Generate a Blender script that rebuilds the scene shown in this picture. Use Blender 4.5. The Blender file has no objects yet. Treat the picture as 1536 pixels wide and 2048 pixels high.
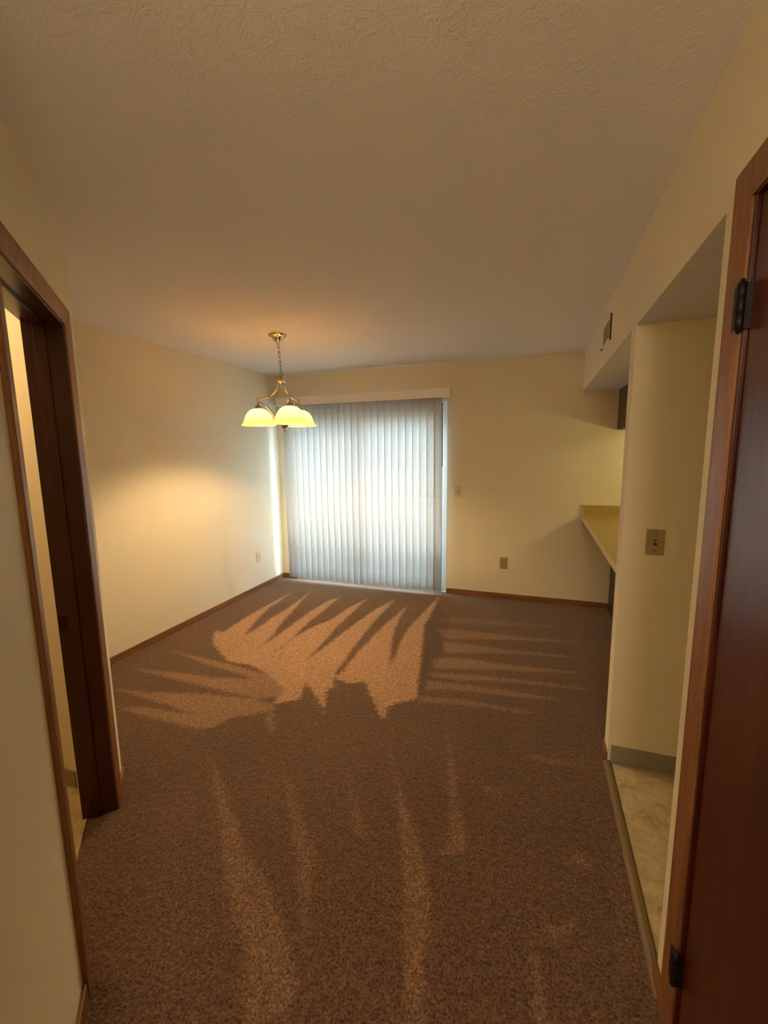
import bpy, bmesh, math, random
import numpy as np
from mathutils import Vector, Matrix
sc = bpy.context.scene
C = sc.collection
PI = math.pi

# ------------------------------------------------------------ camera
cam = bpy.data.cameras.new('camera')
cam.sensor_fit = 'HORIZONTAL'; cam.sensor_width = 36.0; cam.lens = 856.88 / 1536 * 36.0
cam.clip_start = 0.02
co = bpy.data.objects.new('camera', cam); C.objects.link(co)
CR = Vector((0.94319488, 0.33200694, -0.01244216)).normalized()
CF = Vector((-0.33035155, 0.93318872, -0.14151562)).normalized()
CU = CR.cross(CF).normalized()
mw = Matrix((CR, CU, -CF)).transposed().to_4x4(); mw.translation = Vector((0, 0, 1.5573))
co.matrix_world = mw
sc.camera = co

# ------------------------------------------------------------ light and exposure
sc.view_settings.view_transform = 'Standard'
sc.view_settings.look = 'None'
sc.view_settings.gamma = 1.0
sc.view_settings.use_curve_mapping = False
sc.view_settings.exposure = 1.86
DAY = 4.1            # overcast daylight outside the sliding door
BULB = 300.0         # emission of each chandelier bulb
HALL = 11.0          # ceiling lamp in the hall behind the camera
BATH = 4.8          # bathroom lamp
KITCHEN = 5.0        # weak ambient point light added in the unseen kitchen
HOOD = 2.0           # small lamp under the kitchen cabinet
world = bpy.data.worlds.new('daylight'); sc.world = world; world.use_nodes = True
bg = world.node_tree.nodes['Background']
bg.inputs[0].default_value = (0.58, 0.78, 1.0, 1)
wt = world.node_tree                     # overcast sky, brightest where the hidden sun stands, dim below the horizon
tc = wt.nodes.new('ShaderNodeTexCoord'); dt = wt.nodes.new('ShaderNodeVectorMath'); dt.operation = 'DOT_PRODUCT'
sky = Vector((.42, .42, .80)).normalized(); dt.inputs[1].default_value = sky
mx_ = wt.nodes.new('ShaderNodeMath'); mx_.operation = 'MAXIMUM'; mx_.inputs[1].default_value = 0
pw_ = wt.nodes.new('ShaderNodeMath'); pw_.operation = 'POWER'; pw_.inputs[1].default_value = 1.3
ma_ = wt.nodes.new('ShaderNodeMath'); ma_.operation = 'MULTIPLY_ADD'; ma_.inputs[1].default_value = 2.1*DAY; ma_.inputs[2].default_value = .30*DAY
wt.links.new(tc.outputs['Generated'], dt.inputs[0]); wt.links.new(dt.outputs['Value'], mx_.inputs[0])
wt.links.new(mx_.outputs[0], pw_.inputs[0]); wt.links.new(pw_.outputs[0], ma_.inputs[0]); wt.links.new(ma_.outputs[0], bg.inputs[1])

def lamp(name, kind, loc, power, col, size=0.1, rot=None, **kw):
    l = bpy.data.lights.new(name, kind); l.energy = power; l.color = col
    if kind == 'AREA': l.shape = 'DISK'; l.size = size
    else: l.shadow_soft_size = size
    for k, v in kw.items(): setattr(l, k, v)
    o = bpy.data.objects.new(name, l); C.objects.link(o); o.location = loc
    if rot: o.rotation_euler = rot
    return o
lamp('hall_lamp', 'POINT', (0.20, -1.0, 2.2), HALL, (1.0, 0.84, 0.62), 0.14)
lamp('bathroom_lamp', 'POINT', (-2.2, 0.55, 2.2), BATH, (1.0, 0.68, 0.33), 0.12)
lamp('kitchen_ambient', 'POINT', (2.1, 3.2, 1.95), KITCHEN, (1.0, 0.86, 0.42), 0.15)
lamp('hood_lamp', 'POINT', (1.28, 4.15, 1.55), HOOD, (1.0, 0.88, 0.40), 0.03)
po = lamp('door_portal', 'AREA', (-1.85, 4.75, 1.03), 1, (1, 1, 1), 1, (-PI/2, 0, 0))
po.data.shape = 'RECTANGLE'; po.data.size = 1.9; po.data.size_y = 2.05; po.data.cycles.is_portal = True

# ------------------------------------------------------------ helpers
def srgb(r, g, b):
    f = lambda c: (c/255/12.92) if c/255 <= 0.04045 else ((c/255+0.055)/1.055)**2.4
    return (f(r), f(g), f(b), 1)
class NT:
    def __init__(s, name):
        s.m = bpy.data.materials.new(name); s.m.use_nodes = True
        s.t = s.m.node_tree; s.b = s.t.nodes['Principled BSDF']; s.o = s.t.nodes['Material Output']
    def n(s, typ, **kw):
        x = s.t.nodes.new(typ)
        for k, v in kw.items():
            if k.startswith('i_'):
                x.inputs[k[2:].replace('_', ' ')].default_value = v
            else: setattr(x, k, v)
        return x
    def l(s, a, b): s.t.links.new(a, b)
    def coord(s, scale=(1, 1, 1), rot=(0, 0, 0), kind='Object'):
        tc = s.n('ShaderNodeTexCoord'); mp = s.n('ShaderNodeMapping')
        mp.inputs['Scale'].default_value = scale; mp.inputs['Rotation'].default_value = rot
        s.l(tc.outputs[kind], mp.inputs['Vector']); return mp.outputs['Vector']
    def noise(s, v, scale, detail=3, rough=.5, dist=0):
        x = s.n('ShaderNodeTexNoise'); x.inputs['Scale'].default_value = scale
        x.inputs['Detail'].default_value = detail; x.inputs['Roughness'].default_value = rough
        x.inputs['Distortion'].default_value = dist; s.l(v, x.inputs['Vector']); return x.outputs['Fac']
    def ramp(s, fac, stops, interp='LINEAR'):
        x = s.n('ShaderNodeValToRGB'); cr = x.color_ramp; cr.interpolation = interp
        while len(cr.elements) < len(stops): cr.elements.new(0.5)
        for e, (p, c) in zip(cr.elements, stops): e.position = p; e.color = c
        s.l(fac, x.inputs['Fac']); return x.outputs['Color']
    def bump(s, h, strength, dist, prev=None):
        x = s.n('ShaderNodeBump'); x.inputs['Strength'].default_value = strength
        x.inputs['Distance'].default_value = dist; s.l(h, x.inputs['Height'])
        if prev is not None: s.l(prev, x.inputs['Normal'])
        return x.outputs['Normal']
    def set(s, **kw):
        for k, v in kw.items(): s.b.inputs[k.replace('_', ' ')].default_value = v
def mix_rgb(nt, fac, a, b, mode='MIX'):
    x = nt.n('ShaderNodeMix', data_type='RGBA', blend_type=mode)
    for sock, v in ((x.inputs[0], fac), (x.inputs[6], a), (x.inputs[7], b)):
        if hasattr(v, 'links') or hasattr(v, 'is_linked'): nt.l(v, sock)
        else: sock.default_value = v
    return x.outputs[2]

def plain(name, col, rough=.5, metal=0, spec=None):
    t = NT(name); t.set(Base_Color=col, Roughness=rough, Metallic=metal)
    if spec is not None: t.b.inputs['Specular IOR Level'].default_value = spec
    return t.m
def wall_mat(name, col):
    t = NT(name); v = t.coord()
    n1 = t.noise(v, 90, 3, .6); n2 = t.noise(v, 1.4, 2)
    c = t.ramp(n2, [(0.3, tuple(x*.965 for x in col[:3])+(1,)), (0.7, col)])
    t.l(c, t.b.inputs['Base Color']); t.set(Roughness=.62)
    t.b.inputs['Specular IOR Level'].default_value = .3
    t.l(t.bump(n1, .25, .0015), t.b.inputs['Normal']); return t.m
def ceil_mat(name, col, k=1.0):
    t = NT(name); v = t.coord()
    a = t.noise(v, 11, 4, .6, .9)
    r1 = t.ramp(a, [(0.50, (0, 0, 0, 1)), (0.535, (1, 1, 1, 1)), (0.57, (0, 0, 0, 1))])
    b = t.noise(v, 34, 4, .65, .5)
    r2 = t.ramp(b, [(0.46, (0, 0, 0, 1)), (0.56, (1, 1, 1, 1))])
    mask = t.noise(v, 2.1, 2)
    mk = t.ramp(mask, [(0.42, (0.15, .15, .15, 1)), (0.62, (1, 1, 1, 1))])
    h = mix_rgb(t, 1.0, r1, mk, 'MULTIPLY')
    h2 = mix_rgb(t, .55, h, r2, 'ADD')
    n3 = t.noise(v, 160, 2)
    t.set(Base_Color=col, Roughness=.85); t.b.inputs['Specular IOR Level'].default_value = .15
    nn = t.bump(h2, .38*k, .002*k); nn = t.bump(n3, .3, .0015, nn)
    t.l(nn, t.b.inputs['Normal']); return t.m
def wood_mat(name, dark, light, rough=.38, axis='Z', scale=1.0):
    t = NT(name)
    s = {'Z': (22, 22, 1.1), 'Y': (22, 1.1, 22), 'X': (1.1, 22, 22)}[axis]
    v = t.coord(tuple(k*scale for k in s))
    a = t.noise(v, 2.2, 5, .62, .6)
    vf = t.coord(tuple(k*scale*5 for k in s)); f = t.noise(vf, 2.5, 3, .6)
    c = t.ramp(a, [(0.32, dark), (0.68, light)])
    fr = t.ramp(f, [(0.35, (.72, .72, .72, 1)), (0.6, (1, 1, 1, 1))])
    c = mix_rgb(t, 1.0, c, fr, 'MULTIPLY')
    t.l(c, t.b.inputs['Base Color']); t.set(Roughness=rough)
    t.l(t.bump(f, .15, .0006), t.b.inputs['Normal']); return t.m

CREAM = wall_mat('cream_wall_paint', srgb(232, 219, 190))
CEIL = ceil_mat('textured_ceiling', srgb(240, 236, 232))
SOFT = ceil_mat('textured_kitchen_ceiling', srgb(228, 221, 218), 2.2)
TRIMW = {a: wood_mat('stained_trim_wood_' + a.lower(), srgb(112, 70, 40), srgb(154, 104, 64), .42, a) for a in 'XYZ'}
DOORW = wood_mat('dark_door_wood', srgb(70, 28, 14), srgb(96, 42, 22), .30, 'Z', .6)
JAMBW = wood_mat('dark_jamb_wood', srgb(54, 18, 9), srgb(78, 30, 16), .30, 'Z')
CABW = wood_mat('dark_cabinet_wood', srgb(52, 34, 22), srgb(80, 54, 36), .45, 'Z')
BRONZE = plain('dark_bronze', srgb(24, 17, 13), .5, .5)
NICKEL = plain('brushed_nickel', srgb(186, 180, 172), .22, 1.0)
IVORY = plain('ivory_plastic', srgb(214, 198, 160), .35)
ALMOND = plain('almond_plastic', srgb(168, 148, 108), .35)
WHITEP = plain('white_vinyl', srgb(240, 232, 226), .42)
DARKP = plain('dark_slot', srgb(30, 22, 16), .6)
WHITEF = plain('white_door_frame', srgb(232, 232, 228), .45)

def carpet_mat():
    t = NT('brown_carpet'); v = t.coord()
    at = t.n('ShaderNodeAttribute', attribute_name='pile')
    big = t.noise(v, 1.3, 3)
    tuft = t.noise(v, 120, 3, .62, .4)
    clump = t.noise(v, 42, 3, .6, .5)
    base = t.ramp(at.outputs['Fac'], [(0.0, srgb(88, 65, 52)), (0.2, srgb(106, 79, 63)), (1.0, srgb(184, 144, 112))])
    k1 = t.ramp(tuft, [(0.36, (.38, .38, .38, 1)), (0.52, (.92, .92, .92, 1)), (0.68, (1.5, 1.47, 1.44, 1))])
    k2 = t.ramp(clump, [(0.38, (.76, .76, .76, 1)), (0.62, (1.12, 1.12, 1.12, 1))])
    k3 = t.ramp(big, [(0.35, (.92, .92, .92, 1)), (0.65, (1.05, 1.05, 1.05, 1))])
    c = mix_rgb(t, 1.0, base, k1, 'MULTIPLY'); c = mix_rgb(t, 1.0, c, k2, 'MULTIPLY'); c = mix_rgb(t, 1.0, c, k3, 'MULTIPLY')
    t.l(c, t.b.inputs['Base Color']); t.set(Roughness=1.0)
    t.b.inputs['Specular IOR Level'].default_value = .05
    t.b.inputs['Sheen Weight'].default_value = .34; t.b.inputs['Sheen Roughness'].default_value = .5
    t.b.inputs['Sheen Tint'].default_value = (1, .74, .52, 1)
    nn = t.bump(clump, .55, .010); nn = t.bump(tuft, .8, .006, nn)
    t.l(nn, t.b.inputs['Normal']); return t.m
CARPET = carpet_mat()
def vinyl_mat(name, a, b):
    t = NT(name); v = t.coord()
    n1 = t.noise(v, 13, 8, .78, .5); n2 = t.noise(v, 90, 3, .6)
    c = t.ramp(n1, [(0.35, a), (0.62, b)])
    k = t.ramp(n2, [(0.35, (.86, .86, .86, 1)), (0.6, (1, 1, 1, 1))])
    c = mix_rgb(t, 1.0, c, k, 'MULTIPLY')
    t.l(c, t.b.inputs['Base Color']); t.set(Roughness=.5)
    t.l(t.bump(n1, .15, .002), t.b.inputs['Normal']); return t.m
VINYL = vinyl_mat('mottled_vinyl', srgb(168, 148, 112), srgb(216, 196, 156))
VINYL2 = vinyl_mat('bathroom_vinyl', srgb(160, 140, 100), srgb(196, 176, 132))
def speck_mat(name, a, b, rough=.35):
    t = NT(name); v = t.coord(); n = t.noise(v, 220, 2, .6)
    t.l(t.ramp(n, [(0.4, a), (0.6, b)]), t.b.inputs['Base Color']); t.set(Roughness=rough); return t.m
LAMIN = speck_mat('speckled_laminate', srgb(164, 136, 70), srgb(190, 162, 94))
LAMEDGE = plain('pale_laminate_edge', srgb(214, 190, 146), .4)
def vane_mat():
    t = NT('blind_vane_vinyl'); v = t.coord((1, 1, .6)); n = t.noise(v, 60, 2)
    dif = t.n('ShaderNodeBsdfDiffuse'); tr = t.n('ShaderNodeBsdfTranslucent'); mx = t.n('ShaderNodeMixShader')
    c = t.ramp(n, [(0.3, srgb(228, 224, 216)), (0.7, srgb(236, 233, 226))])
    t.l(c, dif.inputs['Color']); t.l(c, tr.inputs['Color'])
    mx.inputs[0].default_value = .36
    t.l(dif.outputs[0], mx.inputs[1]); t.l(tr.outputs[0], mx.inputs[2]); t.l(mx.outputs[0], t.o.inputs['Surface'])
    return t.m
VANE = vane_mat()
def shade_mat():
    t = NT('alabaster_glass'); v = t.coord()
    n = t.noise(v, 26, 4, .6, 1.6)
    vein = t.ramp(n, [(0.44, (1, 1, 1, 1)), (0.50, (.50, .42, .26, 1)), (0.55, (1, 1, 1, 1))])
    dif = t.n('ShaderNodeBsdfDiffuse'); tr = t.n('ShaderNodeBsdfTranslucent'); mx = t.n('ShaderNodeMixShader')
    c = mix_rgb(t, 1.0, (.80, .48, .09, 1), vein, 'MULTIPLY')
    t.l(c, dif.inputs['Color']); t.l(c, tr.inputs['Color']); mx.inputs[0].default_value = .30
    gl = t.n('ShaderNodeBsdfGlossy'); gl.inputs['Roughness'].default_value = .2
    m2 = t.n('ShaderNodeMixShader'); m2.inputs[0].default_value = .05
    em = t.n('ShaderNodeEmission'); em.inputs['Strength'].default_value = .12; t.l(c, em.inputs['Color'])
    ad = t.n('ShaderNodeAddShader')
    t.l(dif.outputs[0], mx.inputs[1]); t.l(tr.outputs[0], mx.inputs[2])
    t.l(mx.outputs[0], m2.inputs[1]); t.l(gl.outputs[0], m2.inputs[2])
    t.l(m2.outputs[0], ad.inputs[0]); t.l(em.outputs[0], ad.inputs[1]); t.l(ad.outputs[0], t.o.inputs['Surface'])
    return t.m
SHADE = shade_mat()
def emit_mat(name, col, s):
    t = NT(name); em = t.n('ShaderNodeEmission'); em.inputs['Color'].default_value = col; em.inputs['Strength'].default_value = s
    t.l(em.outputs[0], t.o.inputs['Surface']); return t.m
BULBM = emit_mat('glowing_bulb', (1.0, .73, .40, 1), BULB)
def glass_mat():
    t = NT('door_glass'); a = t.n('ShaderNodeBsdfTransparent'); a.inputs[0].default_value = (.93, .96, .95, 1)
    g = t.n('ShaderNodeBsdfGlossy'); g.inputs['Roughness'].default_value = .02
    m = t.n('ShaderNodeMixShader'); m.inputs[0].default_value = .07
    t.l(a.outputs[0], m.inputs[1]); t.l(g.outputs[0], m.inputs[2]); t.l(m.outputs[0], t.o.inputs['Surface']); return t.m
GLASS = glass_mat()

# mesh helpers
def abox(bm, x0, x1, y0, y1, z0, z1, mi=0):
    v = [bm.verts.new(p) for p in ((x0,y0,z0),(x1,y0,z0),(x1,y1,z0),(x0,y1,z0),(x0,y0,z1),(x1,y0,z1),(x1,y1,z1),(x0,y1,z1))]
    for f in ((0,3,2,1),(4,5,6,7),(0,1,5,4),(1,2,6,5),(2,3,7,6),(3,0,4,7)):
        fc = bm.faces.new([v[i] for i in f]); fc.material_index = mi
    return v
def abevel(bm, w, seg=2):
    bmesh.ops.bevel(bm, geom=list(bm.edges), offset=w, segments=seg, affect='EDGES', profile=.5)
def alathe(bm, prof, n=40, cx=0, cy=0, flute=0, nf=0, mi=0):
    rings = []
    for r, z in prof:
        ring = []
        for i in range(n):
            a = 2*PI*i/n; rr = max(r, 1e-4)*(1+flute*math.cos(nf*a))
            ring.append(bm.verts.new((cx+rr*math.cos(a), cy+rr*math.sin(a), z)))
        rings.append(ring)
    for a, b in zip(rings, rings[1:]):
        for i in range(n):
            f = bm.faces.new((a[i], a[(i+1) % n], b[(i+1) % n], b[i])); f.smooth = True; f.material_index = mi
    return rings
def cap(bm, ring):
    bm.faces.new(ring)
def atube(bm, pts, r, n=10, closed=False):
    pts = [Vector(p) for p in pts]; N = len(pts); rings = []
    up0 = None
    for i, p in enumerate(pts):
        if closed: d = pts[(i+1) % N]-pts[i-1]
        else: d = pts[min(i+1, N-1)]-pts[max(i-1, 0)]
        d.normalize()
        if up0 is None:
            up0 = Vector((0, 0, 1)) if abs(d.z) < .9 else Vector((1, 0, 0))
        s = d.cross(up0).normalized(); u = s.cross(d).normalized(); up0 = u
        rr = r[i] if isinstance(r, (list, tuple)) else r
        rings.append([bm.verts.new(p+s*math.cos(2*PI*k/n)*rr+u*math.sin(2*PI*k/n)*rr) for k in range(n)])
    pairs = list(zip(rings, rings[1:]))
    if closed: pairs.append((rings[-1], rings[0]))
    for a, b in pairs:
        for k in range(n):
            f = bm.faces.new((a[k], a[(k+1) % n], b[(k+1) % n], b[k])); f.smooth = True
    if not closed:
        bm.faces.new(rings[0][::-1]); bm.faces.new(rings[-1])
def obj(name, bm, mats, parent=None, loc=(0, 0, 0), rotz=0):
    bmesh.ops.recalc_face_normals(bm, faces=list(bm.faces))
    me = bpy.data.meshes.new(name); bm.to_mesh(me); bm.free()
    for m in (mats if isinstance(mats, (list, tuple)) else [mats]): me.materials.append(m)
    o = bpy.data.objects.new(name, me); C.objects.link(o)
    o.location = loc; o.rotation_euler = (0, 0, rotz)
    if parent: o.parent = parent
    return o
def boxes(name, bl, mat, parent=None, bev=0, loc=(0, 0, 0), rotz=0):
    bm = bmesh.new()
    for b in bl: abox(bm, *b)
    if bev: abevel(bm, bev)
    return obj(name, bm, mat, parent, loc, rotz)
def struct(o): o['kind'] = 'structure'; return o
def thing(name, label, cat, loc=(0, 0, 0), rot=(0, 0, 0), group=None):
    o = bpy.data.objects.new(name, None); o.empty_display_size = .1; C.objects.link(o)
    o.location = loc; o.rotation_euler = rot; o['label'] = label; o['category'] = cat
    if group: o['group'] = group
    return o
def root(name, loc=(0, 0, 0), rotz=0):
    o = bpy.data.objects.new(name, None); o.empty_display_size = .1; C.objects.link(o)
    o.location = loc; o.rotation_euler = (0, 0, rotz); o['kind'] = 'structure'; return o

# ------------------------------------------------------------ plan of the rooms
H = 2.44; D = 4.5114; XL = -2.945; XR = 0.3894; ZS = 2.083
PX, PY = -1.843, 1.3458            # outside corner of the diagonal wall
S = 2 ** -.5
YB = -1.60                         # wall behind the camera
PY0, PY1 = 2.205, 2.303            # wing wall of the kitchen
YN = 1.262                         # end of the right wall at the kitchen opening
DX0, DX1, DZ = -2.77, -0.885, 2.06 # sliding door opening
# vacuum marks in the pile: strength, edge softness, outline on the floor in metres
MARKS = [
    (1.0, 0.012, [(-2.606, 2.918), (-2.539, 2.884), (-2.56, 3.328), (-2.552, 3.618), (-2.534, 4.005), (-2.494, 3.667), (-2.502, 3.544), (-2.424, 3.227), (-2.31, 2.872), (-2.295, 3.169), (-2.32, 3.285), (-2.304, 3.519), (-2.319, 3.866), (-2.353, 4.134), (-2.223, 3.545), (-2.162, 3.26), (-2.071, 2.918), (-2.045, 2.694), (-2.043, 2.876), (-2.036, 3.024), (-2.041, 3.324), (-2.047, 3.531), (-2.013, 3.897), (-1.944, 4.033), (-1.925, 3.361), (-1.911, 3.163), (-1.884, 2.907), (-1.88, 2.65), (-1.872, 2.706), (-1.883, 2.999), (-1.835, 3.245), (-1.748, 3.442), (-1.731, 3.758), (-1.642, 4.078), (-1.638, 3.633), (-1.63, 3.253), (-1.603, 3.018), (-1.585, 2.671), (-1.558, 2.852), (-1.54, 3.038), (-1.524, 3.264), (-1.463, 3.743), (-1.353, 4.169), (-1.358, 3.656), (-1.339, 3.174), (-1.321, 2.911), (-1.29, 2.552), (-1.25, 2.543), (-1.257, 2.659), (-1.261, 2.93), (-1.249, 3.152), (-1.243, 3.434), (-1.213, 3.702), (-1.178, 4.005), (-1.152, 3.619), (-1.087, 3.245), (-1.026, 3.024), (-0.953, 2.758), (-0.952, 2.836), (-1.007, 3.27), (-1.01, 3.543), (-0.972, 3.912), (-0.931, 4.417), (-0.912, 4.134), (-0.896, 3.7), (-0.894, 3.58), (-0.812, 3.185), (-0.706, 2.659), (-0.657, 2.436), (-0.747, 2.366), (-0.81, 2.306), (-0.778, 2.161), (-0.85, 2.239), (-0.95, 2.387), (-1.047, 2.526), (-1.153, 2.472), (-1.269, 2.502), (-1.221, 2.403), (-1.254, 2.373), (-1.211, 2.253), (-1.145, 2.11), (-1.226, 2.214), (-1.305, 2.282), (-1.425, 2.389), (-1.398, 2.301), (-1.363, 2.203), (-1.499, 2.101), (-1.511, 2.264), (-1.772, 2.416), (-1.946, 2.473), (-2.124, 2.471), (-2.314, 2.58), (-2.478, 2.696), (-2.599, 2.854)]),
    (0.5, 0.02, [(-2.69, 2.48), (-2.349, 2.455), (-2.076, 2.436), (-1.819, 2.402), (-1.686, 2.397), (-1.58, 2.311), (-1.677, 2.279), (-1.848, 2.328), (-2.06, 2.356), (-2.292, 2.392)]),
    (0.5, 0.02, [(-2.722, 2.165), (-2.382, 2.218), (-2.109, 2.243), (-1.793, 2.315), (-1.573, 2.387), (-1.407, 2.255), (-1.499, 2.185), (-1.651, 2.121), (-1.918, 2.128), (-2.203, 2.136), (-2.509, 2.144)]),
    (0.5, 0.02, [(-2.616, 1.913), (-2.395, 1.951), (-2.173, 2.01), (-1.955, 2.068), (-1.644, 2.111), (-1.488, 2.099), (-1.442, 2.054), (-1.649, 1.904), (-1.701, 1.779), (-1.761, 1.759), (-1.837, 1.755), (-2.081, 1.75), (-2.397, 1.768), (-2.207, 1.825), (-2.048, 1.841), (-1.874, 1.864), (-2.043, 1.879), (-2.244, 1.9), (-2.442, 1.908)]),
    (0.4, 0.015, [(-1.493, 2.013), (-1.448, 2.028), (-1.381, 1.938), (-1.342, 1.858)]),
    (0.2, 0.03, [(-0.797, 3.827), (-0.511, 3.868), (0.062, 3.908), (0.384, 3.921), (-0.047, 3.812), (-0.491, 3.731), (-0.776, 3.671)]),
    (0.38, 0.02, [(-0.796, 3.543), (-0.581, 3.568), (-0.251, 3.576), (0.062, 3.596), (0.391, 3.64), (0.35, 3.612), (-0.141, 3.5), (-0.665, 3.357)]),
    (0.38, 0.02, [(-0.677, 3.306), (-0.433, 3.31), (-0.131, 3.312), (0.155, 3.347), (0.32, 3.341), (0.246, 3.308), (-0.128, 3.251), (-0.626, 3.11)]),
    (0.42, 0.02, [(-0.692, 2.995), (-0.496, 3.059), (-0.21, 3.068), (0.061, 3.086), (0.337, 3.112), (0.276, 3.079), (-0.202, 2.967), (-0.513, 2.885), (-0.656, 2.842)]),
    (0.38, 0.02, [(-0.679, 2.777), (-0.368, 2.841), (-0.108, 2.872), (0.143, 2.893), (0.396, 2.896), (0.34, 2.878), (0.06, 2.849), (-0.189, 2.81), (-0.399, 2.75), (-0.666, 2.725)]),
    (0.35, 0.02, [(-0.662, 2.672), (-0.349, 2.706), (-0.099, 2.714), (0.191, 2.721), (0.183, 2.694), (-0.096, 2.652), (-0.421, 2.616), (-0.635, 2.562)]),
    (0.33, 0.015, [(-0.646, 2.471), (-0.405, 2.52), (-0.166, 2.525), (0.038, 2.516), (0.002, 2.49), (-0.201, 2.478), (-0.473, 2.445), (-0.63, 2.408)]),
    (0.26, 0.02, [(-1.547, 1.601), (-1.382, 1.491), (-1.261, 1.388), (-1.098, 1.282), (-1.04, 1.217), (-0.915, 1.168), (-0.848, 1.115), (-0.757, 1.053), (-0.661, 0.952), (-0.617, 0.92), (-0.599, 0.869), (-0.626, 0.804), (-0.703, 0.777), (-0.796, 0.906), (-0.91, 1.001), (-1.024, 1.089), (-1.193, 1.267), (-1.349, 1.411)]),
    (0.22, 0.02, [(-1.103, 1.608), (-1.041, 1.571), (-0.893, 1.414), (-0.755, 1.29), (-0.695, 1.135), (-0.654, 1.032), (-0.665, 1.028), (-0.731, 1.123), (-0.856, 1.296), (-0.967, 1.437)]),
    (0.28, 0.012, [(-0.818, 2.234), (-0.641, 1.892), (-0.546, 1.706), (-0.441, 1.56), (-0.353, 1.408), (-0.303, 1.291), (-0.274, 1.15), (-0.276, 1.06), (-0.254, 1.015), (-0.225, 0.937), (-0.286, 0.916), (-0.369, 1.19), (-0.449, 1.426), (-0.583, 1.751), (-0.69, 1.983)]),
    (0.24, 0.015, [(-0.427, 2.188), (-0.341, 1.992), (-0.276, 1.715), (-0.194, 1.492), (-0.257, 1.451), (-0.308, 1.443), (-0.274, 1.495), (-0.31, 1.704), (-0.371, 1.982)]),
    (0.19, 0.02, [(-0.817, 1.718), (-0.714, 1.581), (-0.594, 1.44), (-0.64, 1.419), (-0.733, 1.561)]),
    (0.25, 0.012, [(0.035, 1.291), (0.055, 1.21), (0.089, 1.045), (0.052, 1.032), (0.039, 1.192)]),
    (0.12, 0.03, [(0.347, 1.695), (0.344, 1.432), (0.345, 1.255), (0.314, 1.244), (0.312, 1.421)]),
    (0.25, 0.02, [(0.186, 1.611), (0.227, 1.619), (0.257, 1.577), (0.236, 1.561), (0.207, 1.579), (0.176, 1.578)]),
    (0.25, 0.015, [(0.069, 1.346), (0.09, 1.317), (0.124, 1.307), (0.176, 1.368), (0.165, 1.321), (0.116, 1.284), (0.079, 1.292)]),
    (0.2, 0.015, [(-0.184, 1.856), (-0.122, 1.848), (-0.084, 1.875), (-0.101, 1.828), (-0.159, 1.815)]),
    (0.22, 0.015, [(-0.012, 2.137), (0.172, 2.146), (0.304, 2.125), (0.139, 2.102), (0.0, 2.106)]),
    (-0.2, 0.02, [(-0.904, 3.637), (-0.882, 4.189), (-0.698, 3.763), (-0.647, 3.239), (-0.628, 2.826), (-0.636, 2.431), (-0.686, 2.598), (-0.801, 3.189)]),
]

# ------------------------------------------------------------ structure
def carpet():
    st = .0145
    nx = int((.732-XL+.01)/st)+1; ny = int((D-YB+.01)/st)+1
    xs = np.linspace(XL-.01, .732, nx); ys = np.linspace(YB, D, ny)
    X, Y = np.meshgrid(xs, ys); P = np.stack([X.ravel(), Y.ravel()], 1)
    rng = np.random.RandomState(4)
    # ragged edges: wobble the sample positions a little
    W = P + rng.normal(0, .006, P.shape)
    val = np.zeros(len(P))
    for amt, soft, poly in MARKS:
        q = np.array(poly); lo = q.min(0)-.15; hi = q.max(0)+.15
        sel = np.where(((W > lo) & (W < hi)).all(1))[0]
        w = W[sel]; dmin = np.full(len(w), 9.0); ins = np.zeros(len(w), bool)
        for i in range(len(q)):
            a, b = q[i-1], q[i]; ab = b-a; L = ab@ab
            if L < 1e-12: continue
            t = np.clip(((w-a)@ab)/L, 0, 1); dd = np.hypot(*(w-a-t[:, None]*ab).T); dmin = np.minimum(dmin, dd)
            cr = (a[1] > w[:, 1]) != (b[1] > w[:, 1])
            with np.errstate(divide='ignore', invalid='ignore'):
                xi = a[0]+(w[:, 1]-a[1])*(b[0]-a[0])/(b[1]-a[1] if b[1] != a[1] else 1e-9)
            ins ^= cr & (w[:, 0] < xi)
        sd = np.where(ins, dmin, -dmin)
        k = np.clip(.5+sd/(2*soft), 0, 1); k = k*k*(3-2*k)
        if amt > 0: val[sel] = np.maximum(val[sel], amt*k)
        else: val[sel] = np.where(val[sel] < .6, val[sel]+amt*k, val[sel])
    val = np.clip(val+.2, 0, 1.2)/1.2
    me = bpy.data.meshes.new('floor')
    V = np.column_stack([P, np.zeros(len(P))])
    idx = np.arange(nx*ny).reshape(ny, nx)
    F = np.stack([idx[:-1, :-1], idx[:-1, 1:], idx[1:, 1:], idx[1:, :-1]], -1).reshape(-1, 4)
    me.vertices.add(len(V)); me.vertices.foreach_set('co', V.ravel())
    me.loops.add(F.size); me.loops.foreach_set('vertex_index', F.ravel())
    me.polygons.add(len(F)); me.polygons.foreach_set('loop_start', np.arange(len(F))*4)
    me.update(calc_edges=True)
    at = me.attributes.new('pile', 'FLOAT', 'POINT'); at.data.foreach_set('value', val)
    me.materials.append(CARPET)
    o = bpy.data.objects.new('floor', me); C.objects.link(o); return struct(o)
carpet()
struct(boxes('floor_subfloor', [(-3.2, 3.3, YB-.15, D+.16, -.12, -.012)], plain('concrete', srgb(120, 112, 104), .9)))
struct(boxes('floor_kitchen', [(XR+.012, 3.1, YN-.9, PY1, -.01, .004), (.73, 3.1, PY1, D, -.01, .004)], VINYL))
bm = bmesh.new()                                            # bathroom floor, cut along the diagonal wall
off = -.112
a = (PX+S*off, PY+S*off)
pts = [(XL, YB), (-.95, YB), (a[0]+S*1.45, a[1]-S*1.45), (a[0], a[1]), (XL, a[1])]
lo_ = [bm.verts.new((x, y, -.008)) for x, y in pts]; hi_ = [bm.verts.new((x, y, .005)) for x, y in pts]
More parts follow.
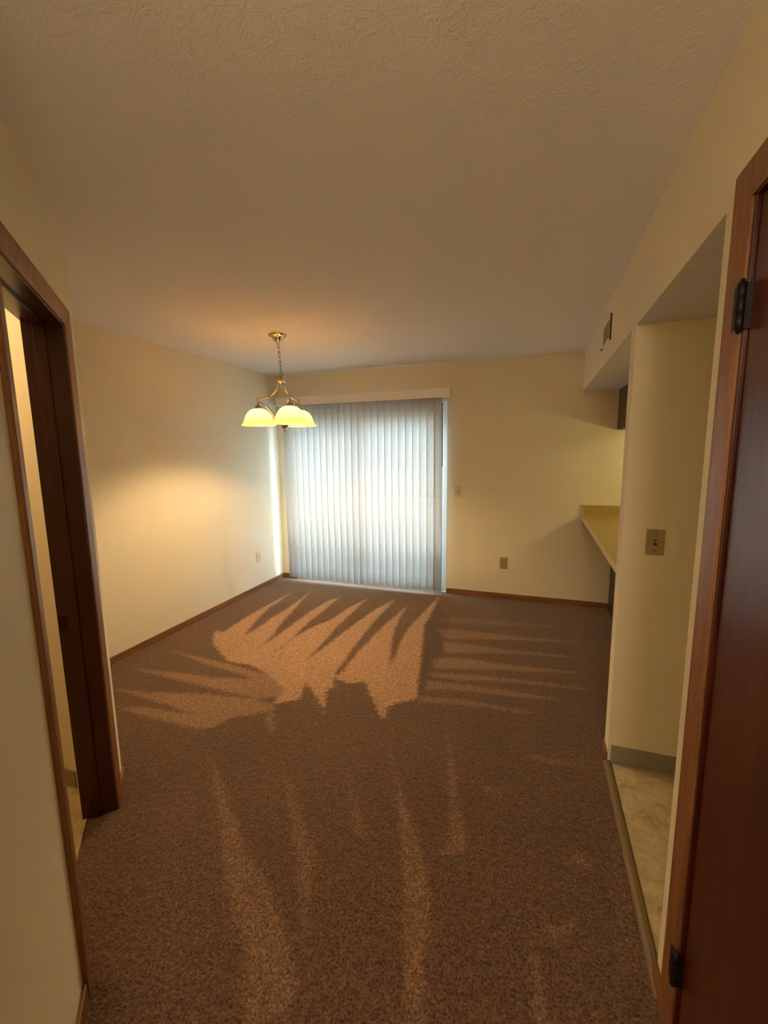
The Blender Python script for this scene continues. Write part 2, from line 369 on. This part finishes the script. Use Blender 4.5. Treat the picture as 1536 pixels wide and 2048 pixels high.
bm.faces.new(lo_[::-1]); bm.faces.new(hi_)
for i in range(5): bm.faces.new((lo_[i-1], lo_[i], hi_[i], hi_[i-1]))
struct(obj('floor_bathroom', bm, VINYL2))
struct(boxes('ceiling', [(-3.2, 3.3, YB-.15, D+.16, H, H+.1)], CEIL))
struct(boxes('ceiling_kitchen', [(XR+.1, 3.1, -.5, D, ZS, ZS+.03), (XR+.002, XR+.1, PY1, D, ZS, ZS+.03), (XR+.002, XR+.1, YN, PY0, ZS, ZS+.03)], SOFT))
struct(boxes('wall_left', [(XL-.12, XL, YB, D, 0, H)], CREAM))
struct(boxes('wall_far', [(XL-.12, DX0, D, D+.14, 0, H), (DX1, 3.1, D, D+.14, 0, H), (DX0, DX1, D, D+.14, DZ, H)], CREAM))
struct(boxes('wall_return', [(XL, PX-.02, PY-.12, PY, 0, H)], CREAM))
# the diagonal wall: local x runs along it from its outside corner, local y points into the room
bm = bmesh.new()
for b in ((0, .196, -.127, 0, 0, H), (.904, 1.45, -.127, 0, 0, H), (.196, .904, -.127, 0, 2.058, H)): abox(bm, *b)
struct(obj('wall_diagonal', bm, CREAM, None, (PX, PY, 0), -PI/4))
ex, ey = PX+S*1.45, PY-S*1.45
struct(boxes('wall_hall_left', [(ex-.12, ex, YB, ey+.02, 0, H)], CREAM))
struct(boxes('wall_behind', [(XL-.12, 3.1, YB-.12, YB, 0, H)], CREAM))
struct(boxes('wall_right', [
    (XR, XR+.1, -.5, D, ZS+.03, H), (XR, XR+.002, YN, D, ZS, ZS+.03), (XR, XR+.1, YB, -.5, 0, H),
    (XR, XR+.1, -.5, .468, 0, ZS+.03), (XR, XR+.1, 1.118, YN, 0, ZS+.03), (XR, XR+.1, .468, 1.118, 2.058, ZS+.03)], CREAM))
struct(boxes('wall_wing', [(XR, 1.2, PY0, PY1, 0, ZS)], CREAM))
struct(boxes('wall_kitchen', [(3.1, 3.22, YB, D+.14, 0, H), (XR+.1, 3.1, YN-.95, YN-.85, 0, ZS)], CREAM))

# baseboards
BH, BT = .056, .011
def board(name, bl, ax, **k):
    return struct(boxes(name, bl, TRIMW[ax], bev=.002, **k))
board('baseboard_left', [(XL, XL+BT, PY, D, 0, BH)], 'Y')
board('baseboard_far', [(XL+BT, DX0+.03, D-BT, D, 0, BH), (DX1+.004, .71, D-BT, D, 0, BH)], 'X')
board('baseboard_return', [(XL+BT, PX-.001, PY, PY+BT, 0, BH)], 'X')
board('baseboard_diagonal', [(0, .139, 0, BT, 0, BH), (.961, 1.45, 0, BT, 0, BH+.012)], 'X', loc=(PX, PY, 0), rotz=-PI/4)
board('baseboard_wing', [(XR-BT, XR, PY0-.002, PY1+BT, 0, .052)], 'Y')
board('baseboard_right', [(XR-BT, XR, 1.184, YN, 0, .062)], 'Y')
COVE = plain('grey_rubber_cove', srgb(142, 138, 126), .55)
struct(boxes('baseboard_kitchen', [(XR+.013, 1.2, PY0-.006, PY0, .004, .096), (XR+.013, 1.2, PY0-.016, PY0-.005, .004, .012)], COVE, bev=.0015))
BCOVE = plain('tan_cove', srgb(150, 128, 88), .5)
struct(boxes('baseboard_bathroom', [(XL, PX-.14, PY-.128, PY-.12, .005, .09)], BCOVE, bev=.0015))
# strip where the carpet meets the kitchen vinyl
bm = bmesh.new()
prof = [(-.018, 0), (-.014, .008), (-.004, .013), (.010, .013), (.018, .006), (.018, 0)]
r0 = [bm.verts.new((XR+x, YN-.06, z)) for x, z in prof]; r1 = [bm.verts.new((XR+x, PY0-.004, z)) for x, z in prof]
for i in range(5):
    bm.faces.new((r0[i], r0[i+1], r1[i+1], r1[i]))
bm.faces.new(r0[::-1]); bm.faces.new(r1)
struct(obj('trim_1', bm, plain('olive_brown_edging', srgb(112, 90, 58), .55)))

def casing(bm, a0, a1, b0, b1, zi, zo, T):
    # one mitred, tapered casing round an opening: a = inner edges, b = outer edges; T maps (along, out, z)
    prof = [(0, 0), (0, .0065), (.12, .0085), (.75, .0145), (.97, .0145), (1, .012), (1, 0)]
    def ring(path):
        return [bm.verts.new(T(*p)) for p in path]
    rows = []
    for fr, h in prof:
        x0 = a0+(b0-a0)*fr; x1 = a1+(b1-a1)*fr; z = zi+(zo-zi)*fr
        rows.append(ring([(x0, h, 0), (x0, h, z), (x1, h, z), (x1, h, 0)]))
    for r, q in zip(rows, rows[1:]):
        for k in range(3): bm.faces.new((r[k], r[k+1], q[k+1], q[k]))
    for k in (0, 3): bm.faces.new([r[k] for r in rows] if k == 0 else [r[k] for r in rows][::-1])
# doorway in the diagonal wall
dd = root('door_3', (PX, PY, 0), -PI/4)
bm = bmesh.new(); casing(bm, .207, .893, .142, .958, 2.045, 2.11, lambda a, o, z: (a, o+.0002, z)); obj('casing', bm, TRIMW['Z'], dd)
boxes('jamb', [(.197, .213, -.127, .001, 0, 2.057), (.887, .903, -.127, .001, 0, 2.057), (.213, .887, -.127, .001, 2.040, 2.057)], JAMBW, dd, .0015)
boxes('door_stop', [(.213, .223, -.092, -.055, 0, 2.040), (.877, .887, -.092, -.055, 0, 2.040), (.223, .877, -.092, -.055, 2.030, 2.040)], JAMBW, dd, .0015)
bm = bmesh.new(); abox(bm, .2125, .2145, -.122, -.094, .855, .915)
abox(bm, .2140, .2150, -.114, -.102, .873, .897)
obj('strike_plate', bm, plain('aged_brass', srgb(58, 34, 20), .4, .7), dd)

# brown door in the right wall
d2 = root('door_2')
bm = bmesh.new(); casing(bm, .472, 1.113, .405, 1.180, 2.046, 2.113, lambda a, o, z: (XR-o-.0002, a, z)); obj('casing', bm, TRIMW['Z'], d2)
boxes('jamb', [(XR-.002, XR+.1, 1.103, 1.117, 0, 2.057), (XR-.002, XR+.1, .469, .483, 0, 2.057), (XR-.002, XR+.1, .483, 1.103, 2.043, 2.057)], JAMBW, d2, .0015)
boxes('door_stop', [(XR+.045, XR+.08, 1.091, 1.103, 0, 2.043), (XR+.045, XR+.08, .483, .495, 0, 2.043), (XR+.045, XR+.08, .495, 1.091, 2.031, 2.043)], JAMBW, d2, .001)
boxes('slab', [(XR+.006, XR+.042, .487, 1.099, .012, 2.039)], DOORW, d2, .002)
for zc in (1.836, .246):
    bm = bmesh.new()
    alathe(bm, [(0, zc-.054), (.004, zc-.052), (.0045, zc-.047), (.0085, zc-.045), (.0085, zc-.015), (.0078, zc-.0145), (.0085, zc-.014), (.0085, zc+.014), (.0078, zc+.0145), (.0085, zc+.015), (.0085, zc+.045), (.0045, zc+.047), (.004, zc+.052), (0, zc+.054)], 16, XR-.012, 1.101)
    abox(bm, XR-.0165, XR-.0145, 1.101, 1.124, zc-.044, zc+.044)
    abox(bm, XR-.012, XR+.0065, 1.096, 1.100, zc-.044, zc+.044)
    obj('hinge', bm, BRONZE, d2)
bm = bmesh.new(); K = Matrix.Translation((XR, .55, .96)) @ Matrix.Rotation(-PI/2, 4, 'Y')
alathe(bm, [(0, -.004), (.032, -.004), (.032, .001), (.014, .006), (.012, .025), (.026, .034), (.029, .046), (.024, .056), (0, .060)], 32)
bmesh.ops.transform(bm, matrix=K, verts=bm.verts)
obj('door_knob', bm, NICKEL, d2)

# sliding glass door
sd = root('door_1')
FY0, FY1 = D+.030, D+.120
boxes('frame', [(DX0, DX0+.04, FY0, FY1, 0, DZ), (DX1-.04, DX1, FY0, FY1, 0, DZ), (DX0+.04, DX1-.04, FY0, FY1, DZ-.04, DZ), (DX0+.04, DX1-.04, FY0, FY1, 0, .03)], WHITEF, sd, .003)
boxes('sill', [(DX0, DX1, D-.004, FY0, 0, .012)], WHITEF, sd, .002)
xm = (DX0+DX1)/2
for x0, x1, y0 in ((DX0+.04, xm+.035, FY0+.05), (xm-.035, DX1-.04, FY0+.008)):
    y1 = y0+.03; z0, z1 = .032, DZ-.042; w = .07
    p = boxes('sliding_panel', [(x0, x0+w, y0, y1, z0, z1), (x1-w, x1, y0, y1, z0, z1), (x0+w, x1-w, y0, y1, z0, z0+.06), (x0+w, x1-w, y0, y1, z1-w, z1)], WHITEF, sd, .003)
    mb = []
    for zz in (.385, .77, 1.16, 1.55): mb.append((x0+w, x1-w, y0+.018, y0+.026, zz-.010, zz+.010))
    for k in (1, 2):
        xx = x0+w+(x1-x0-2*w)*k/3; mb.append((xx-.010, xx+.010, y0+.0185, y0+.0265, z0+.08, z1-w))
    boxes('muntin_grid', mb, WHITEF, p)
    boxes('pane', [(x0+w-.005, x1-w+.005, y0+.012, y0+.016, z0+.075, z1-w+.005)], GLASS, p)

# ------------------------------------------------------------ vertical blinds
vb = thing('vertical_blinds', 'white vertical blinds drawn closed over the sliding glass door on the far wall', 'blinds', (-1.86, D-.06, 0))
def loc_child(o, par):                      # keep world placement when parenting under an offset root
    o.parent = par; o.matrix_parent_inverse = par_inv(par); return o
def par_inv(par): return Matrix.Translation(-Vector(par.location))
VY = D-.075
o = boxes('valance', [(-2.872, -.838, D-.125, D-.119, 2.083, 2.176), (-2.872, -.866+.03, D-.119, D-.03, 2.170, 2.176), (-2.872, -2.866, D-.119, D, 2.083, 2.170), (-.844, -.838, D-.119, D, 2.083, 2.170)], WHITEP, bev=.001)
loc_child(o, vb)
o = boxes('headrail', [(-2.84, -.87, D-.098, D-.058, 2.115, 2.155)], WHITEP, bev=.004); loc_child(o, vb)
NV = 24; x0, x1 = -2.765, -.965
random.seed(3)
vane0 = None
for i in range(NV):
    x = x0+(x1-x0)*i/(NV-1)
    if vane0 is None:
        bm = bmesh.new(); w = .0455; t = .0009; nseg = 8; cols = []
        for side in (0, 1):
            for k in range(nseg+1):
                u = -1+2*k/nseg; xx = u*w; yy = -.0075*(1-u*u)+(t if side else 0)
                cols.append((xx, yy))
        loop = cols[:nseg+1]+cols[nseg+1:][::-1]
        lo = [bm.verts.new((a, b, 0)) for a, b in loop]; hi = [bm.verts.new((a, b, 2.075)) for a, b in loop]
        n = len(loop)
        for k in range(n):
            f = bm.faces.new((lo[k-1], lo[k], hi[k], hi[k-1])); f.smooth = True
        bm.faces.new(lo[::-1]); bm.faces.new(hi)
        o = obj('vane', bm, VANE); vane0 = o
    else:
        o = vane0.copy(); C.objects.link(o)
    o.location = (x, VY, .035); o.rotation_euler = (0, 0, math.radians(11.5+random.uniform(-1.5, 1.5)))
    loc_child(o, vb)
bm = bmesh.new(); atube(bm, [(-.917, D-.105, 2.03), (-.915, D-.105, 1.7), (-.914, D-.105, 1.385)], .0042, 8)
loc_child(obj('wand', bm, plain('dark_wand', srgb(52, 38, 26), .4)), vb)
bm = bmesh.new(); atube(bm, [(-.917, D-.10, 2.12), (-.917, D-.105, 2.05), (-.917, D-.105, 2.028)], [.003, .004, .006], 8)
loc_child(obj('wand_clip', bm, WHITEP), vb)
bm = bmesh.new()
for dx in (0, .012): atube(bm, [(-.936+dx, D-.115, 2.12), (-.936+dx, D-.115, 1.2), (-.936+dx, D-.115, .75)], .0014, 6)
loc_child(obj('pull_cord', bm, WHITEP), vb)

# ------------------------------------------------------------ chandelier
CX, CY = -1.885, 2.95
ch = thing('chandelier', 'brushed nickel three arm chandelier with glowing marbled glass shades hanging from ceiling', 'chandelier', (CX, CY, H), (0, 0, 0))
ch.rotation_euler = (0, 0, 0)
bm = bmesh.new(); alathe(bm, [(0, 0), (.066, 0), (.068, -.004), (.066, -.010), (.052, -.016), (.040, -.024), (.034, -.034), (.030, -.038), (.027, -.046), (.016, -.052), (.010, -.060), (.006, -.066), (0, -.068)], 40)
obj('canopy', bm, NICKEL, ch)
TILT = Vector((.016, .004, -.30)) / .30
def ax(z):     # the body hangs slightly out of plumb
    return Vector((TILT.x*(-z)*1.0, TILT.y*(-z), z))
bm = bmesh.new(); nl = 7; zt, zb = -.064, -.296
L = (zt-zb)/nl+.010
for k in range(nl):
    zc = zt-(zt-zb)*(k+.5)/nl; pts = []
    for j in range(20):
        a = 2*PI*j/20; u = math.cos(a)*.0085; v = math.sin(a)*L/2
        v = max(-L/2, min(L/2, v*1.15)); c = ax(zc+v)
        d = Vector((.84, .54, 0)) if k % 2 == 0 else Vector((-.54, .84, 0))
        pts.append(c+d*u)
    atube(bm, pts, .0022, 6, closed=True)
atube(bm, [ax(zt-.0)+Vector((.003, 0, 0)), ax(-.13)+Vector((-.005, .004, 0)), ax(-.2)+Vector((.005, -.003, 0)), ax(zb)], .0016, 6)
obj('chain', bm, NICKEL, ch)
body = ax(-.29)
bx_, by_ = body.x, body.y
bm = bmesh.new()
alathe(bm, [(0, -.290), (.006, -.291), (.020, -.296), (.020, -.302), (.012, -.306), (.012, -.314), (.024, -.322), (.034, -.330), (.038, -.338), (.038, -.346), (.032, -.352), (.014, -.356), (.008, -.368), (.009, -.376), (.006, -.384), (0, -.387)], 36, bx_, by_)
obj('hub', bm, NICKEL, ch)
bm = bmesh.new()
alathe(bm, [(0, -.658), (.016, -.660), (.036, -.666), (.038, -.676), (.032, -.690), (.018, -.700), (.009, -.705), (.010, -.712), (.009, -.722), (0, -.726)], 32, bx_+.008, by_)
obj('finial', bm, NICKEL, ch)
vf = Vector((-.537, .843, 0)); vr = Vector((.843, .537, 0))
RR = .190
for th in (164, 44, -76):
    a = math.radians(th); d = vf*math.cos(a)+vr*math.sin(a); c = Vector((bx_, by_, 0))
    bm = bmesh.new()
    up = []
    for k in range(19):
        q = k/18*PI/2   # quarter of an ellipse, hollow side out
        r = .024+(RR-.024)*(1-math.cos(q)); z = -.350-(.473-.350)*math.sin(q)
        up.append(c+d*r+Vector((0, 0, z)))
    atube(bm, up, .0058, 10)
    arm = obj('arm', bm, NICKEL, ch)
    bm = bmesh.new(); lw = []
    for k in range(19):
        q = k/18*PI/2
        r = .030+(RR-.030)*math.cos(q); z = -.662+(.662-.500)*math.sin(q)
        lw.append(c+d*r+Vector((0, 0, z)))
    lw = lw[::-1]
    # start level at the post, drop into the finial cup
    lw = [c+d*(.030+(RR-.030)*math.cos(k/18*PI/2))+Vector((0, 0, -.500-(.664-.500)*(1-math.sin(k/18*PI/2)) if False else -.500-.164*(1-math.cos(PI/2*(1-math.cos(k/18*PI/2)))))) for k in range(19)]
    atube(bm, lw, .0052, 10)
    obj('lower_arm', bm, NICKEL, ch)
    pc = c+d*RR
    bm = bmesh.new()
    alathe(bm, [(0, -.462), (.008, -.464), (.009, -.472), (.007, -.480), (.007, -.512), (.010, -.518), (.020, -.524), (.026, -.532), (.024, -.540), (.030, -.546), (.030, -.554), (0, -.556)], 24, pc.x, pc.y)
    obj('socket_cup', bm, NICKEL, ch)
    bm = bmesh.new()
    prof = [(.030, -.548), (.044, -.552), (.064, -.562), (.083, -.580), (.097, -.602), (.107, -.628), (.113, -.648), (.118, -.660), (.128, -.668), (.131, -.672), (.128, -.674)]
    alathe(bm, prof, 96, pc.x, pc.y, .008, 32)
    sh = obj('lamp_shade', bm, SHADE, ch)
    bm = bmesh.new()
    bmesh.ops.create_uvsphere(bm, u_segments=16, v_segments=12, radius=.024)
    for f in bm.faces: f.smooth = True
    bmesh.ops.transform(bm, matrix=Matrix.Translation((pc.x, pc.y, -.612)), verts=bm.verts)
    b = obj('bulb', bm, BULBM, ch); b['label'] = 'glowing bulb'

# ------------------------------------------------------------ kitchen side
ct = thing('countertop', 'speckled tan laminate bar countertop running from the white wall end to far wall', 'countertop', (.87, 3.4, .914))
def under(o, par): o.parent = par; o.matrix_parent_inverse = Matrix.Translation(-Vector(par.location)); return o
under(boxes('slab', [(.437, 1.34, PY1, D-.0005, .877, .914)], LAMIN), ct)
e = boxes('edge_band', [(.434, .4372, PY1, D-.0005, .876, .9145)], LAMEDGE); e['label'] = 'pale edge band'; under(e, ct)
under(boxes('backsplash', [(.443, 1.34, D-.020, D-.0005, .914, 1.015)], LAMIN), ct)
under(boxes('backsplash_edge', [(.437, .4432, D-.0205, D-.0005, .914, 1.0175), (.437, 1.34, D-.0205, D-.0005, 1.015, 1.0185), (.443, 1.34, D-.0225, D-.020, .914, .917)], LAMEDGE), ct)
bc = thing('base_cabinet', 'dark brown kitchen base cabinet panel below the bar countertop', 'cabinet', (1.0, 3.4, 0))
under(boxes('back_panel', [(.712, .724, PY1+.001, D-.012, .0, .876)], CABW), bc)
under(boxes('cabinet_body', [(.724, 1.30, PY1+.001, D-.012, .10, .876), (.724, 1.24, PY1+.001, D-.012, .004, .10)], CABW), bc)
for k in range(4):
    y0 = PY1+.03+k*.54
    dr = under(boxes('cabinet_door', [(1.30, 1.318, y0, y0+.51, .13, .86)], CABW, bev=.003), bc)
    under(boxes('handle', [(1.318, 1.34, y0+.04, y0+.05, .72, .82)], BRONZE, bev=.002), bc)
uc = thing('upper_cabinet', 'dark brown wall cabinet hanging beneath the lowered kitchen ceiling', 'cabinet', (.86, 3.9, ZS))
under(boxes('cabinet_body', [(.697, 1.03, 3.35, D-.001, 1.722, ZS-.001)], CABW, bev=.002), uc)
for k in range(2):
    y0 = 3.37+k*.565
    under(boxes('cabinet_door', [(1.03, 1.048, y0, y0+.55, 1.735, ZS-.012)], CABW, bev=.003), uc)

# ------------------------------------------------------------ switches, outlets, vent
def plate(kind, name, label, cat, loc, rotz, mat, wdt=.072, hgt=.117, group=None):
    # local frame: plate in xz, facing local -y
    t = thing(name, label, cat, loc, (0, 0, rotz), group)
    bm = bmesh.new(); abox(bm, -wdt/2, wdt/2, -.006, 0, -hgt/2, hgt/2)
    ed = [e for e in bm.edges if all(v.co.y < -.003 for v in e.verts)]
    bmesh.ops.bevel(bm, geom=ed, offset=.003, segments=3, affect='EDGES', profile=.5)
    obj('cover_plate', bm, mat, t)
    if kind == 'switch':
        boxes('slot', [(-.0065, .0065, -.0068, -.004, -.0135, .0135)], DARKP, t)
        bm = bmesh.new(); abox(bm, -.0045, .0045, -.019, -.005, -.006, .006)
        abevel(bm, .0015); bmesh.ops.rotate(bm, verts=bm.verts, cent=(0, -.005, 0), matrix=Matrix.Rotation(math.radians(-28), 3, 'X'))
        obj('toggle', bm, mat, t); sz = (.0385, -.0385)
    else:
        for zc in (.0195, -.0195):
            bm = bmesh.new()
            prof = [(math.cos(a)*.0165, max(-.0135, min(.0135, math.sin(a)*.0165))) for a in [2*PI*k/32 for k in range(32)]]
            f0 = [bm.verts.new((x, -.0085, zc+z)) for x, z in prof]; f1 = [bm.verts.new((x, -.004, zc+z)) for x, z in prof]
            bm.faces.new(f0)
            for k in range(32): bm.faces.new((f0[k-1], f0[k], f1[k], f1[k-1]))
            rc = obj('receptacle', bm, mat, t)
            boxes('slots', [(-.0075, -.0050, -.0090, -.0080, zc-.001, zc+.0075), (.0050, .0075, -.0090, -.0080, zc-.001, zc+.0065), (-.002, .002, -.0090, -.0080, zc-.009, zc-.005)], DARKP, rc)
        sz = (0,)
    for z in sz:
        bm = bmesh.new()
        alathe(bm, [(0, 0), (.0028, 0), (.0028, .0012), (0, .0016)], 12)
        bmesh.ops.transform(bm, matrix=Matrix.Translation((0, -.0058, z)) @ Matrix.Rotation(PI/2, 4, 'X'), verts=bm.verts)
        obj('screw', bm, BRONZE, t)
    return t
plate('switch', 'light_switch', 'ivory toggle light switch on the far wall just right of the blinds', 'light switch', (-.764, D, 1.127), 0, IVORY, .074, .118)
plate('outlet', 'wall_outlet', 'tan duplex outlet low on the far wall between blinds and counter', 'outlet', (-.282, D, .382), 0, ALMOND, .076, .122)
plate('outlet', 'wall_outlet', 'ivory duplex outlet low on the left wall near the corner', 'outlet', (XL, 4.008, .385), PI/2, IVORY, .076, .122)
plate('switch', 'light_switch', 'tan toggle light switch on the shaded kitchen wing wall', 'light switch', (.523, PY0, 1.131), 0, ALMOND, .074, .118)

vt = thing('air_vent', 'cream metal air vent grille high on the right wall above the kitchen', 'vent', (XR, 3.075, 2.26), (0, 0, -PI/2))
# local frame: x along the wall (towards the camera is +x), facing local -y
W2, H2 = .145, .072
boxes('frame', [(-W2, W2, -.008, 0, H2-.018, H2), (-W2, W2, -.008, 0, -H2, -H2+.018), (-W2, -W2+.018, -.008, 0, -H2+.018, H2-.018), (W2-.018, W2, -.008, 0, -H2+.018, H2-.018)], WHITEP, vt, .0015)
boxes('duct_backing', [(-W2+.016, W2-.016, -.001, -.0002, -H2+.016, H2-.016)], DARKP, vt)
for k in range(13):
    x = -W2+.025+k*(2*W2-.05)/12
    bm = bmesh.new(); abox(bm, -.0006, .0006, -.010, .0, -H2+.018, H2-.018)
    bmesh.ops.rotate(bm, verts=bm.verts, cent=(0, -.004, 0), matrix=Matrix.Rotation(math.radians(-40), 3, 'Z'))
    bmesh.ops.translate(bm, verts=bm.verts, vec=(x, 0, 0))
    obj('louver', bm, ALMOND, vt)
bm = bmesh.new(); abox(bm, W2+.0005, W2+.003, -.009, .0, -H2-.002, H2+.004)
obj('side_strip', bm, DARKP, vt)  # thin dark strip along the near edge of the vent frame
boxes('damper_lever', [(-W2+.002, -W2+.012, -.020, -.008, -H2-.004, -H2+.004)], BRONZE, vt, .001)
